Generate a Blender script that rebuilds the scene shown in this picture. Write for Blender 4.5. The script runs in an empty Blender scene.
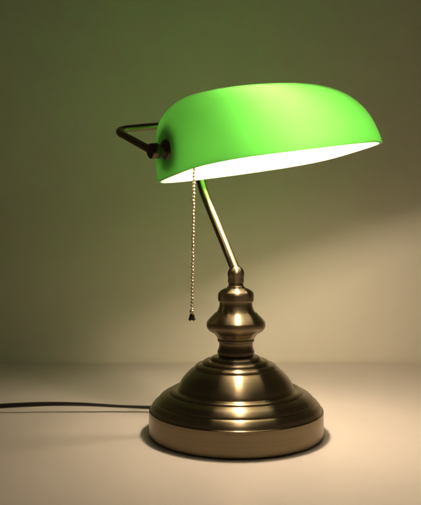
import bpy, bmesh, math, random
from mathutils import Vector, Matrix

random.seed(3)
S = bpy.context.scene
COL = S.collection
PI = math.pi

# ------------------------------------------------------------------ materials
def mat(name):
    m = bpy.data.materials.new(name)
    m.use_nodes = True
    nt = m.node_tree
    nt.nodes.clear()
    out = nt.nodes.new('ShaderNodeOutputMaterial')
    return m, nt, out

def N(nt, kind, **kw):
    n = nt.nodes.new(kind)
    for k, v in kw.items():
        setattr(n, k, v)
    return n

def mix_col(nt, fac, a, b):
    n = N(nt, 'ShaderNodeMix', data_type='RGBA')
    if hasattr(fac, 'links'):
        nt.links.new(fac, n.inputs[0])
    else:
        n.inputs[0].default_value = fac
    n.inputs[6].default_value = (*a, 1)
    n.inputs[7].default_value = (*b, 1)
    return n.outputs[2]

def map_range(nt, src, lo, hi, fmin=0.0, fmax=1.0):
    n = N(nt, 'ShaderNodeMapRange')
    nt.links.new(src, n.inputs[0])
    n.inputs[1].default_value = fmin
    n.inputs[2].default_value = fmax
    n.inputs[3].default_value = lo
    n.inputs[4].default_value = hi
    return n.outputs[0]

def obj_noise(nt, scale, detail=4.0, stretch=(1, 1, 1), rough=0.55):
    tc = N(nt, 'ShaderNodeTexCoord')
    mp = N(nt, 'ShaderNodeMapping')
    mp.inputs['Scale'].default_value = stretch
    nz = N(nt, 'ShaderNodeTexNoise')
    nz.inputs['Scale'].default_value = scale
    nz.inputs['Detail'].default_value = detail
    nz.inputs['Roughness'].default_value = rough
    nt.links.new(tc.outputs['Object'], mp.inputs['Vector'])
    nt.links.new(mp.outputs[0], nz.inputs['Vector'])
    return nz.outputs['Fac']

def principled(name, color, rough, metallic=0.0, var=0.06, vscale=8.0, bump=0.0, bscale=300.0, spec=0.5):
    m, nt, out = mat(name)
    p = N(nt, 'ShaderNodeBsdfPrincipled')
    nt.links.new(p.outputs[0], out.inputs[0])
    f = map_range(nt, obj_noise(nt, vscale), 0, 1, 0.3, 0.7)
    c = mix_col(nt, f, tuple(x * (1 - var) for x in color), tuple(min(1, x * (1 + var)) for x in color))
    nt.links.new(c, p.inputs['Base Color'])
    p.inputs['Roughness'].default_value = rough
    p.inputs['Metallic'].default_value = metallic
    p.inputs['Specular IOR Level'].default_value = spec
    if bump:
        b = N(nt, 'ShaderNodeBump')
        b.inputs['Strength'].default_value = bump
        b.inputs['Distance'].default_value = 0.0004
        nt.links.new(obj_noise(nt, bscale, 3.0), b.inputs['Height'])
        nt.links.new(b.outputs[0], p.inputs['Normal'])
    return m

def brushed_metal(name, color, rough, aniso):
    """turned metal: fine grooves run round the axis (object Z)"""
    m, nt, out = mat(name)
    p = N(nt, 'ShaderNodeBsdfPrincipled')
    nt.links.new(p.outputs[0], out.inputs[0])
    tc = N(nt, 'ShaderNodeTexCoord')
    sep = N(nt, 'ShaderNodeSeparateXYZ')
    nt.links.new(tc.outputs['Object'], sep.inputs[0])
    cmb = N(nt, 'ShaderNodeCombineXYZ')
    nt.links.new(sep.outputs[0], cmb.inputs[0]); nt.links.new(sep.outputs[1], cmb.inputs[1])
    ln = N(nt, 'ShaderNodeVectorMath', operation='LENGTH')
    nt.links.new(cmb.outputs[0], ln.inputs[0])
    c2 = N(nt, 'ShaderNodeCombineXYZ')
    nt.links.new(ln.outputs['Value'], c2.inputs[0]); nt.links.new(sep.outputs[2], c2.inputs[1])
    groove = N(nt, 'ShaderNodeTexNoise')
    groove.inputs['Scale'].default_value = 900
    groove.inputs['Detail'].default_value = 3
    nt.links.new(c2.outputs[0], groove.inputs['Vector'])
    band = N(nt, 'ShaderNodeTexNoise')
    band.inputs['Scale'].default_value = 90
    nt.links.new(c2.outputs[0], band.inputs['Vector'])
    patina = obj_noise(nt, 30, 5)
    add = N(nt, 'ShaderNodeMath', operation='ADD')
    nt.links.new(groove.outputs['Fac'], add.inputs[0]); nt.links.new(band.outputs['Fac'], add.inputs[1])
    f = map_range(nt, add.outputs[0], 0, 1, 0.65, 1.35)
    c = mix_col(nt, f, tuple(x * 0.80 for x in color), tuple(x * 1.12 for x in color))
    tar = N(nt, 'ShaderNodeMix', data_type='RGBA', blend_type='MULTIPLY')
    tar.inputs[0].default_value = 1.0
    nt.links.new(c, tar.inputs[6])
    blot = map_range(nt, obj_noise(nt, 55, 6, (1, 1, 1.6), 0.65), 0, 1, 0.36, 0.62)
    nt.links.new(mix_col(nt, blot, (0.87, 0.84, 0.80), (1.03, 1.04, 1.04)), tar.inputs[7])
    nt.links.new(c, p.inputs['Base Color'])
    p.inputs['Metallic'].default_value = 1
    p.inputs['Roughness'].default_value=rough
    p.inputs['Anisotropic'].default_value = aniso
    p.inputs['Anisotropic Rotation'].default_value = 0.25
    tg = N(nt, 'ShaderNodeTangent', direction_type='RADIAL', axis='Z')
    nt.links.new(tg.outputs[0], p.inputs['Tangent'])
    b = N(nt, 'ShaderNodeBump')
    b.inputs['Strength'].default_value = 0.02
    b.inputs['Distance'].default_value = 0.0002
    nt.links.new(groove.outputs['Fac'], b.inputs['Height'])
    return m

def cased_glass(name, color, transl, diff, coat, rough):
    """opal / coloured glass layer: lets light soak through, with a thin glossy skin"""
    m, nt, out = mat(name)
    tr = N(nt, 'ShaderNodeBsdfTranslucent')
    df = N(nt, 'ShaderNodeBsdfDiffuse')
    f = map_range(nt, obj_noise(nt, 26, 3), 0, 1, 0.3, 0.7)
    for n, k in ((tr, transl), (df, diff)):
        nt.links.new(mix_col(nt, f, tuple(x * k * 0.96 for x in color), tuple(min(1, x * k * 1.04) for x in color)), n.inputs[0])
    ad = N(nt, 'ShaderNodeAddShader')
    nt.links.new(tr.outputs[0], ad.inputs[0]); nt.links.new(df.outputs[0], ad.inputs[1])
    gl = N(nt, 'ShaderNodeBsdfGlossy')
    gl.inputs['Roughness'].default_value = rough
    fr = N(nt, 'ShaderNodeFresnel'); fr.inputs[0].default_value = 1.52
    mu = N(nt, 'ShaderNodeMath', operation='MULTIPLY'); mu.inputs[1].default_value = coat
    nt.links.new(fr.outputs[0], mu.inputs[0])
    mx = N(nt, 'ShaderNodeMixShader')
    nt.links.new(mu.outputs[0], mx.inputs[0])
    nt.links.new(ad.outputs[0], mx.inputs[1]); nt.links.new(gl.outputs[0], mx.inputs[2])
    nt.links.new(mx.outputs[0], out.inputs[0])
    return m

def lit(name, color, strength):
    m, nt, out = mat(name)
    e = N(nt, 'ShaderNodeEmission')
    e.inputs[0].default_value = (*color, 1)
    e.inputs[1].default_value = strength
    nt.links.new(e.outputs[0], out.inputs[0])
    return m

BRASS = (0.295, 0.236, 0.143)
M = {
    'turned': brushed_metal('brushed_antique_brass', BRASS, 0.29, 1.0),
    'tube': principled('antique_brass_tube', BRASS, 0.24, 1.0, 0.10, 60),
    'dark': principled('dark_bronze', (0.16, 0.115, 0.08), 0.30, 1.0, 0.12, 60),
    'chain': principled('bright_brass_beads', (0.90, 0.76, 0.50), 0.33, 1.0, 0.05, 60),
    'felt': principled('black_felt', (0.012, 0.011, 0.010), 0.95, 0.0, 0.2, 200),
    'cord': principled('black_flex', (0.018, 0.015, 0.012), 0.42, 0.0, 0.15, 60),
    'green': cased_glass('green_cased_glass', (0.195, 0.95, 0.13), 0.48, 0.08, 1.0, 0.22),
    'opal': cased_glass('white_opal_lining', (0.95, 0.94, 0.90), 0.52, 0.40, 0.5, 0.25),
    'porcelain': principled('white_bulb_collar', (0.75, 0.73, 0.68), 0.4),
    'bulb': lit('lit_warm_bulb', (1.0, 0.81, 0.61), 390.0),
    'wall': principled('matt_wall_paint', (0.89, 0.83, 0.68), 0.85, 0.0, 0.035, 3, 0.25, 260, 0.2),
    'table': principled('white_table_laminate', (0.77, 0.685, 0.60), 0.36, 0.0, 0.04, 7, 0.06, 500, 0.35),
}

# ------------------------------------------------------------------ mesh helpers
def link(name, bm, mats, parent=None, sharp=None, smooth=True):
    me = bpy.data.meshes.new(name)
    bm.normal_update()
    bm.to_mesh(me); bm.free()
    for m in (mats if isinstance(mats, (list, tuple)) else [mats]):
        me.materials.append(m)
    if smooth:
        me.polygons.foreach_set('use_smooth', [True] * len(me.polygons))
        if sharp:
            me.set_sharp_from_angle(angle=math.radians(sharp))
    o = bpy.data.objects.new(name, me)
    COL.objects.link(o)
    if parent:
        o.parent = parent
    return o

def lathe(bm, prof, segs=160, mtx=None, cap=True):
    """revolve (r, z) pairs, bottom to top, about Z"""
    mtx = mtx or Matrix()
    rings = []
    for r, z in prof:
        if r < 1e-6:
            rings.append([bm.verts.new(mtx @ Vector((0, 0, z)))])
        else:
            rings.append([bm.verts.new(mtx @ Vector((r * math.cos(2 * PI * i / segs), r * math.sin(2 * PI * i / segs), z))) for i in range(segs)])
    for a, b in zip(rings, rings[1:]):
        for i in range(segs):
            j = (i + 1) % segs
            if len(a) == 1 and len(b) == 1:
                continue
            if len(a) == 1:
                bm.faces.new((a[0], b[j], b[i]))
            elif len(b) == 1:
                bm.faces.new((a[i], a[j], b[0]))
            else:
                bm.faces.new((a[i], a[j], b[j], b[i]))
    if cap:
        if len(rings[0]) > 1:
            bm.faces.new(list(reversed(rings[0])))
        if len(rings[-1]) > 1:
            bm.faces.new(rings[-1])

def smooth_prof(keys, rep=6):
    """Catmull-Rom through (r, z); a key written (r, z, 1) is a hard corner"""
    out = []
    n = len(keys)
    for i in range(n - 1):
        p1, p2 = keys[i], keys[i + 1]
        p0 = keys[i - 1] if i > 0 and len(p1) == 2 else p1
        p3 = keys[i + 2] if i + 2 < n and len(p2) == 2 else p2
        for k in range(rep):
            t = k / rep
            out.append(tuple(0.5 * ((2 * p1[c]) + (p2[c] - p0[c]) * t + (2 * p0[c] - 5 * p1[c] + 4 * p2[c] - p3[c]) * t * t
                                    + (3 * p1[c] - p0[c] - 3 * p2[c] + p3[c]) * t ** 3) for c in (0, 1)))
    out.append(keys[-1][:2])
    return [(max(r, 0.0), z) for r, z in out]

def spline(pts, rep=10):
    pts = [Vector(p) for p in pts]
    out = []
    n = len(pts)
    for i in range(n - 1):
        p1, p2 = pts[i], pts[i + 1]
        p0 = pts[i - 1] if i else p1 - (p2 - p1)
        p3 = pts[i + 2] if i + 2 < n else p2 + (p2 - p1)
        for k in range(rep):
            t = k / rep
            out.append(0.5 * ((2 * p1) + (p2 - p0) * t + (2 * p0 - 5 * p1 + 4 * p2 - p3) * t * t + (3 * p1 - p0 - 3 * p2 + p3) * t ** 3))
    out.append(pts[-1])
    return out

def tube(bm, path, r, segs=20, cap=True, squash=None):
    path = [Vector(p) for p in path]
    up = Vector((0.13, 0.21, 0.97)).normalized()
    rings = []
    nrm = None
    for i, p in enumerate(path):
        t = (path[min(i + 1, len(path) - 1)] - path[max(i - 1, 0)]).normalized()
        if nrm is None:
            nrm = (up - t * up.dot(t)).normalized()
        else:
            nrm = (nrm - t * nrm.dot(t)).normalized()
        bi = t.cross(nrm)
        rr = r(i / (len(path) - 1)) if callable(r) else r
        rings.append([bm.verts.new(p + (nrm * math.cos(a) + bi * math.sin(a)) * rr) for a in (2 * PI * k / segs for k in range(segs))])
    for a, b in zip(rings, rings[1:]):
        for i in range(segs):
            j = (i + 1) % segs
            bm.faces.new((a[i], a[j], b[j], b[i]))
    if cap:
        bm.faces.new(list(reversed(rings[0]))); bm.faces.new(rings[-1])

def ball(bm, c, r, u=12, v=8, sc=(1, 1, 1)):
    bmesh.ops.create_uvsphere(bm, u_segments=u, v_segments=v, radius=r,
                              matrix=Matrix.Translation(Vector(c)) @ Matrix.Diagonal((*sc, 1)))

def box(bm, lo, hi):
    lo, hi = Vector(lo), Vector(hi)
    c = (lo + hi) / 2
    bmesh.ops.create_cube(bm, size=1, matrix=Matrix.Translation(c) @ Matrix.Diagonal((*(hi - lo), 1)))

def frame(o, x, y, z):
    """matrix with these axes at o"""
    m = Matrix((x, y, z)).transposed().to_4x4()
    m.translation = o
    return m

# ------------------------------------------------------------------ setting
WALL_Y = 0.387
bm = bmesh.new(); box(bm, (-0.6, -0.36, -0.035), (0.6, WALL_Y - 0.0025, 0.0))
bmesh.ops.bevel(bm, geom=bm.edges[:], offset=0.002, segments=3, affect='EDGES')
t = link('tabletop', bm, M['table'], smooth=False)
t['kind'] = 'structure'; t['label'] = 'smooth white tabletop the lamp stands on'
bm = bmesh.new(); box(bm, (-1.3, WALL_Y, -0.6), (1.3, WALL_Y + 0.06, 1.5))
w = link('wall', bm, M['wall'], smooth=False)
w['kind'] = 'structure'; w['label'] = 'plain pale wall behind the table'

# ------------------------------------------------------------------ the lamp
lamp = bpy.data.objects.new('desk_lamp', None)
COL.objects.link(lamp)
lamp.empty_display_size = 0.05
lamp['label'] = 'lit brass desk lamp with a green glass shade, round stepped base and pull chain'
lamp['category'] = 'lamp'

# --- base: a pan with a flat rim, two steps and a dome
mm = 0.001
bp = [(83.5, 2.2), (86.4, 2.2, 1), (87.0, 2.9), (87.0, 22.4), (86.8, 23.8), (86.2, 24.8, 1), (85.4, 25.4), (84.0, 28.6), (81.4, 31.8), (79.4, 33.0, 1),
      (78.4, 33.0, 1), (77.6, 35.2), (74.6, 38.4), (70.4, 40.8), (67.6, 41.7, 1), (66.8, 41.7, 1), (66.2, 43.2), (64.0, 44.2), (61.0, 44.4), (58.8, 43.9, 1), (58.0, 44.6), (57.4, 47.0), (55.8, 50.8), (53.0, 55.2), (48.8, 60.0), (45.0, 63.5), (43.0, 65.0, 1),
      (41.4, 65.2, 1), (40.9, 67.2), (38.8, 68.9), (35.6, 69.6, 1), (33.8, 69.6, 1), (33.2, 71.4), (31.2, 72.9), (28.0, 73.4, 1), (25.8, 73.4, 1), (25.2, 75.2), (23.2, 76.6), (20.0, 77.0, 1), (12, 77.0)]
bm = bmesh.new()
lathe(bm, [(r * mm, z * mm) for r, z in smooth_prof(bp, 5)], 200)
base = link('base', bm, M['turned'], lamp, 38)
bm = bmesh.new()
lathe(bm, [(0.0, 0.0), (0.0838, 0.0), (0.0842, 0.0006), (0.0842, 0.0022), (0.0, 0.0022)], 120, cap=False)
link('felt_pad', bm, M['felt'], base, 40)

# --- turned column
cp = [(17.0, 76.6), (17.6, 77.4), (18.5, 80.0), (18.5, 82.0), (17.4, 85.0), (16.8, 88.0), (17.2, 91.2, 1), (18.3, 91.8), (18.6, 93.2), (18.2, 94.6, 1),
      (18.6, 95.2), (20.6, 98.0), (22.6, 100.2, 1), (24.4, 100.8), (27.0, 102.6), (28.7, 104.8, 1), (29.4, 106.4), (29.6, 108.6), (29.3, 110.8), (28.6, 112.0, 1), (26.0, 115.2), (22.6, 118.6), (20.8, 120.4, 1),
      (19.6, 120.8), (18.0, 123.4), (16.9, 126.6), (16.5, 129.4), (16.7, 131.2, 1), (17.7, 131.9), (18.1, 134.0), (18.1, 138.2), (17.4, 140.6, 1), (15.0, 142.8), (11.6, 144.6), (9.8, 145.2, 1), (8.6, 145.2), (7, 145.2)]
bm = bmesh.new()
lathe(bm, [(r * mm, z * mm) for r, z in smooth_prof(cp, 5)], 128)
link('column', bm, M['turned'], lamp, 38)

# --- swivel joint on top of the column
jp = [(8.6, 144.8), (8.9, 145.4), (8.7, 146.4), (8.0, 147.0, 1), (7.6, 147.6), (7.5, 150.4, 1), (8.0, 150.8), (8.2, 152.0), (8.0, 153.4), (7.9, 154.2)]
ballz, br = 159.0, 8.5
prof = smooth_prof(jp, 4) + [(br * math.cos(a), ballz + br * math.sin(a)) for a in (math.radians(-18 + 108 * k / 20) for k in range(20))] + [(0.0, ballz + br)]
bm = bmesh.new()
lathe(bm, [(r * mm, z * mm) for r, z in prof], 64)
joint = link('swivel_joint', bm, M['turned'], lamp, 40)
# --- the head: axes A (along the shade), B (to the back), C (up)
TH, TA, RO = 0.542, 0.162, -0.098
O = Vector((0.036, 0.000, 0.270))
a_, b_, H_ = 0.115, 0.070, 0.079
NN, Q1, SB, Q2, DN = 3.547, 3.875, 0.013, 2.432, -1.649
A = Vector((math.cos(TH) * math.cos(TA), math.sin(TH) * math.cos(TA), math.sin(TA)))
B0 = Vector((-math.sin(TH), math.cos(TH), 0.0))
C0 = A.cross(B0)
B = B0 * math.cos(RO) + C0 * math.sin(RO)
C = A.cross(B)
def L(x, y, z):
    return O + A * x + B * y + C * z

def spow(c, n):
    return math.copysign(abs(c) ** (2.0 / n), c)

def shell_point(ph, z, inset):
    fx = max(0.0, 1 - z ** Q1) ** (1 / Q1)
    fy = max(0.0, 1 - z ** Q2) ** (1 / Q2)
    n = NN + DN * z
    return L(fx * (a_ - inset) * spow(math.cos(ph), n), fy * (b_ - inset) * spow(math.sin(ph), n) + SB * z * z, z * (H_ - inset))

SEG, LEV = 160, 56
phs = []
for i in range(SEG):                                  # spread the columns evenly along the rim
    phs.append(2 * PI * i / SEG)
bm = bmesh.new()
layers = []
for inset in (0.0, 0.0032):
    rows = []
    for k in range(LEV):
        v = (PI / 2) * k / LEV
        z = math.sin(v) ** 0.85
        rows.append([bm.verts.new(shell_point(p, z, inset)) for p in phs])
    top = bm.verts.new(L(0, SB, H_ - inset))
    layers.append((rows, top))
for li, (rows, top) in enumerate(layers):
    for a, b in zip(rows, rows[1:]):
        for i in range(SEG):
            j = (i + 1) % SEG
            f = (a[i], a[j], b[j], b[i])
            fc = bm.faces.new(f if li == 0 else tuple(reversed(f)))
            fc.material_index = li
    for i in range(SEG):
        j = (i + 1) % SEG
        f = (rows[-1][i], rows[-1][j], top)
        fc = bm.faces.new(f if li == 0 else tuple(reversed(f)))
        fc.material_index = li
ro, ri = layers[0][0][0], layers[1][0][0]
for i in range(SEG):
    j = (i + 1) % SEG
    bm.faces.new((ro[j], ro[i], ri[i], ri[j])).material_index = 0
shade = link('lamp_shade', bm, [M['green'], M['opal']], lamp, 60)
shade['label'] = 'glossy green glass shade with a white lining'

# --- pivots at both ends of the shade, and the U bracket behind it
KZ = 0.0245
def end_surface(sign):
    z = KZ / H_
    return (1 - z ** Q1) ** (1 / Q1) * a_ * sign
kb = SB * (KZ / H_) ** 2
knob_ends = []
for sgn in (-1, 1):
    x0 = end_surface(sgn)
    bm = bmesh.new()
    X = A * sgn
    m = frame(L(x0, kb, KZ) - X * 0.0010, B if sgn < 0 else -B, C, X)   # local z points outward
    lathe(bm, [(r * mm, z * mm) for r, z in [(0, -1), (9.0, -1), (9.3, 0.6), (9.2, 2.2), (8.2, 3.4), (6.0, 3.9), (5.4, 4.6), (5.4, 6.2), (5.4, 9.0), (6.6, 9.6), (7.1, 10.6), (7.1, 16.6), (6.5, 17.6), (4.0, 18.0), (0, 18.1)]], 40, m, cap=False)
    link('pivot_knob', bm, M['dark'], lamp, 40)
    knob_ends.append(L(x0, kb, KZ) + X * 0.0138)
K0, K1 = knob_ends
up_back = (B0 * 0.93 + Vector((0, 0, 1)) * 0.33).normalized()
arm = 0.094
P0 = K0 + up_back * arm
P1 = K1 + up_back * arm
def corner(p, d_in, d_out, r, n=8):
    """rounded corner between two straight runs"""
    pts = []
    for k in range(n + 1):
        t = k / n
        pts.append((p - d_in * r) * (1 - t) ** 2 + p * 2 * t * (1 - t) + (p + d_out * r) * t * t)
    return pts
run = (P1 - P0).normalized()
cr = 0.021
path = [K0 + up_back * 0.004] + corner(P0, up_back, run, cr) + [P0 + run * s for s in (0.06, 0.12, 0.18)] + corner(P1, run, -up_back, cr) + [K1 + up_back * 0.004]
dense = []
for p, q in zip(path, path[1:]):
    n = max(1, int((q - p).length / 0.004))
    dense += [p.lerp(q, k / n) for k in range(n)]
dense.append(path[-1])
bm = bmesh.new(); tube(bm, dense, 0.0036, 24)
bracket = link('shade_bracket', bm, M['dark'], lamp, 45)

# --- bent arm from the swivel up to the back of the bracket
mid = P0.lerp(P1, 0.42)
def on_arm(t):                                        # straight lower run, leaning back and aside
    return Vector((0.001, 0.0, 0.1590)).lerp(Vector((-0.0245, 0.044, 0.2240)), t)
pts = [on_arm(0.06), on_arm(0.35), on_arm(0.65), on_arm(1.0), on_arm(1.22), (-0.0348, 0.0605, 0.2520), (-0.0372, 0.0645, 0.2660),
       (-0.0360, 0.0665, 0.2820), tuple(mid + Vector((-0.016, 0.002, -0.018))), tuple(mid + Vector((-0.001, 0.0, -0.002)))]
bm = bmesh.new(); tube(bm, spline(pts, 12), 0.0049, 28)
link('arm', bm, M['tube'], lamp, 45)

# --- round plate inside the shade end, unseen, added to dim the glass there
m = frame(L(-0.1065, 0.002, 0.0265), B, C, A)
bm = bmesh.new()
lathe(bm, [(r * mm, z * mm) for r, z in [(0, 0), (18.5, 0), (19.0, 0.6), (19.0, 1.4), (18.5, 2.0), (0, 2.0)]], 48, m, cap=False)
link('light_block_plate', bm, M['tube'], lamp, 40)

# --- socket, bulb
BZ = 0.0315
m = frame(L(-0.100, 0.013, BZ), B, C, A)
bm = bmesh.new()
lathe(bm, [(r * mm, z * mm) for r, z in smooth_prof([(0, 0), (10, 0, 1), (13, 3), (14.5, 8), (14.5, 20, 1), (15.2, 21), (15.2, 25, 1), (13.5, 26), (13.5, 39, 1), (11, 40), (0, 40)], 4)], 48, m, cap=False)
socket = link('bulb_socket', bm, M['tube'], lamp, 40)
m = frame(L(-0.062, 0.013, BZ), B, C, A)
bm = bmesh.new()
lathe(bm, [(r * mm, z * mm) for r, z in smooth_prof([(0, 0), (11, 0, 1), (11.5, 5), (12.5, 15), (14.2, 25), (15.6, 31), (15.2, 32, 1), (0, 32)], 4)], 48, m, cap=False)
link('bulb_collar', bm, M['porcelain'], socket, 40)
m = frame(L(-0.030, 0.013, BZ), B, C, A)
bm = bmesh.new()
lathe(bm, [(10.0 * mm, 0.0), (11.0 * mm, 3 * mm), (11.0 * mm, 14 * mm), (11.0 * mm, 22 * mm)]
      + [(11.0 * mm * math.cos(t), (22 + 11.0 * math.sin(t)) * mm) for t in (math.radians(15 * k) for k in range(1, 6))] + [(0.0, 33.0 * mm)], 20, m, cap=False)
link('bulb', bm, M['bulb'], socket)

# --- pull chain of beads with a small bell
def img(px, py, y):
    d = 0.68 + y
    return Vector((-0.0255 + (px - 210.5) * d / 680, y, 0.193 + (240 - py) * d / 680))
c0 = img(194.4, 152, -0.004); c1 = img(191.9, 313, -0.004)
n = int((c1 - c0).length / 0.00345)
bm = bmesh.new()
for i in range(n + 1):
    p = c0.lerp(c1, i / n)
    p += Vector((0.00024 * math.sin(i * 1.7), 0.00024 * math.cos(i * 2.3), 0))
    ball(bm, p, 0.00155, 14, 10, (1, 1, 1.08))
tube(bm, [c0, c1], 0.00048, 8)
chain = link('pull_chain', bm, M['chain'], lamp)
bm = bmesh.new()
lathe(bm, [(r * mm, z * mm) for r, z in smooth_prof([(3.6, -7.2, 1), (3.5, -6.2), (2.9, -4.4), (2.6, -2.6), (2.0, -1.2), (1.0, -0.6), (0, -0.5)], 4)], 36, Matrix.Translation(c1), cap=False)
for v in bm.verts:                                    # scalloped lip
    rel = v.co - c1
    if rel.z < -0.0055:
        ang = math.atan2(rel.y, rel.x)
        k = (-rel.z - 0.0055) / 0.0015
        v.co += Vector((rel.x, rel.y, 0)) * (0.10 * math.cos(6 * ang) * k) + Vector((0, 0, -0.0005 * math.cos(6 * ang) * k))
geo = bm.faces[:]
bmesh.ops.solidify(bm, geom=geo, thickness=0.0005)
bell = link('chain_bell', bm, M['tube'], chain, 60)
bm = bmesh.new(); ball(bm, c1 + Vector((0, 0, 0.0012)), 0.0024, 20, 14)
link('bell_bead', bm, M['chain'], bell)

# --- flat two-core mains cord leaving the back of the base
cpts = [(-0.052, 0.060, 0.0100), (-0.062, 0.070, 0.0085), (-0.085, 0.077, 0.0058), (-0.125, 0.079, 0.0066), (-0.165, 0.078, 0.0090), (-0.205, 0.077, 0.0098),
        (-0.245, 0.075, 0.0088), (-0.290, 0.074, 0.0062), (-0.350, 0.075, 0.0036), (-0.430, 0.078, 0.0022), (-0.52, 0.10, 0.0022), (-0.585, 0.112, 0.0024), (-0.606, 0.116, -0.004), (-0.610, 0.117, -0.04), (-0.610, 0.118, -0.20), (-0.606, 0.12, -0.40)]
sp = spline(cpts, 10)
bm = bmesh.new()
for s in (-1, 1):
    tube(bm, [p + Vector((0, 0.0012 * s * math.cos(p.x * 9 + 0.9), 0.0012 * s * math.sin(p.x * 9 + 0.9))) if p.z > 0.004 else p + Vector((0, 0.0012 * s, 0)) for p in sp], 0.0016, 14)
link('power_cord', bm, M['cord'], lamp)
bm = bmesh.new()
d = Vector((cpts[1][0] - cpts[0][0], cpts[1][1] - cpts[0][1], 0)).normalized()
s0 = Vector((-0.0872 * 0.63, 0.0872 * 0.776, 0.0104))
tube(bm, [s0 - d * 0.003, s0 + d * 0.004], 0.0042, 24)
link('cord_grommet', bm, M['felt'], lamp, 40)

# ------------------------------------------------------------------ world: a dark room
wd = bpy.data.worlds.new('World'); S.world = wd
wd.use_nodes = True
wd.node_tree.nodes['Background'].inputs[0].default_value = (1.0, 0.84, 0.58, 1)
wd.node_tree.nodes['Background'].inputs[1].default_value = 0.027

# ------------------------------------------------------------------ camera
cam = bpy.data.cameras.new('camera')
co = bpy.data.objects.new('camera', cam); COL.objects.link(co)
co.location = (-0.0255, -0.68, 0.193)
pitch = math.atan(12.5 / 680)
co.rotation_euler = (PI / 2 - pitch, 0, 0)
cam.sensor_fit = 'HORIZONTAL'; cam.sensor_width = 36
cam.lens = 36 * 680 / 421
cam.clip_start = 0.01; cam.clip_end = 20
cam.dof.use_dof = True
cam.dof.focus_distance = 0.635
cam.dof.aperture_fstop = 9.0
S.camera = co

S.view_settings.view_transform = 'Standard'
S.view_settings.look = 'None'
S.view_settings.exposure = 0
S.view_settings.gamma = 1
S.render.engine = 'CYCLES'
S.cycles.use_denoising = True
S.cycles.max_bounces = 14
S.cycles.diffuse_bounces = 10
S.cycles.glossy_bounces = 6
S.cycles.transmission_bounces = 10
S.cycles.sample_clamp_indirect = 0
S.cycles.blur_glossy = 0.3
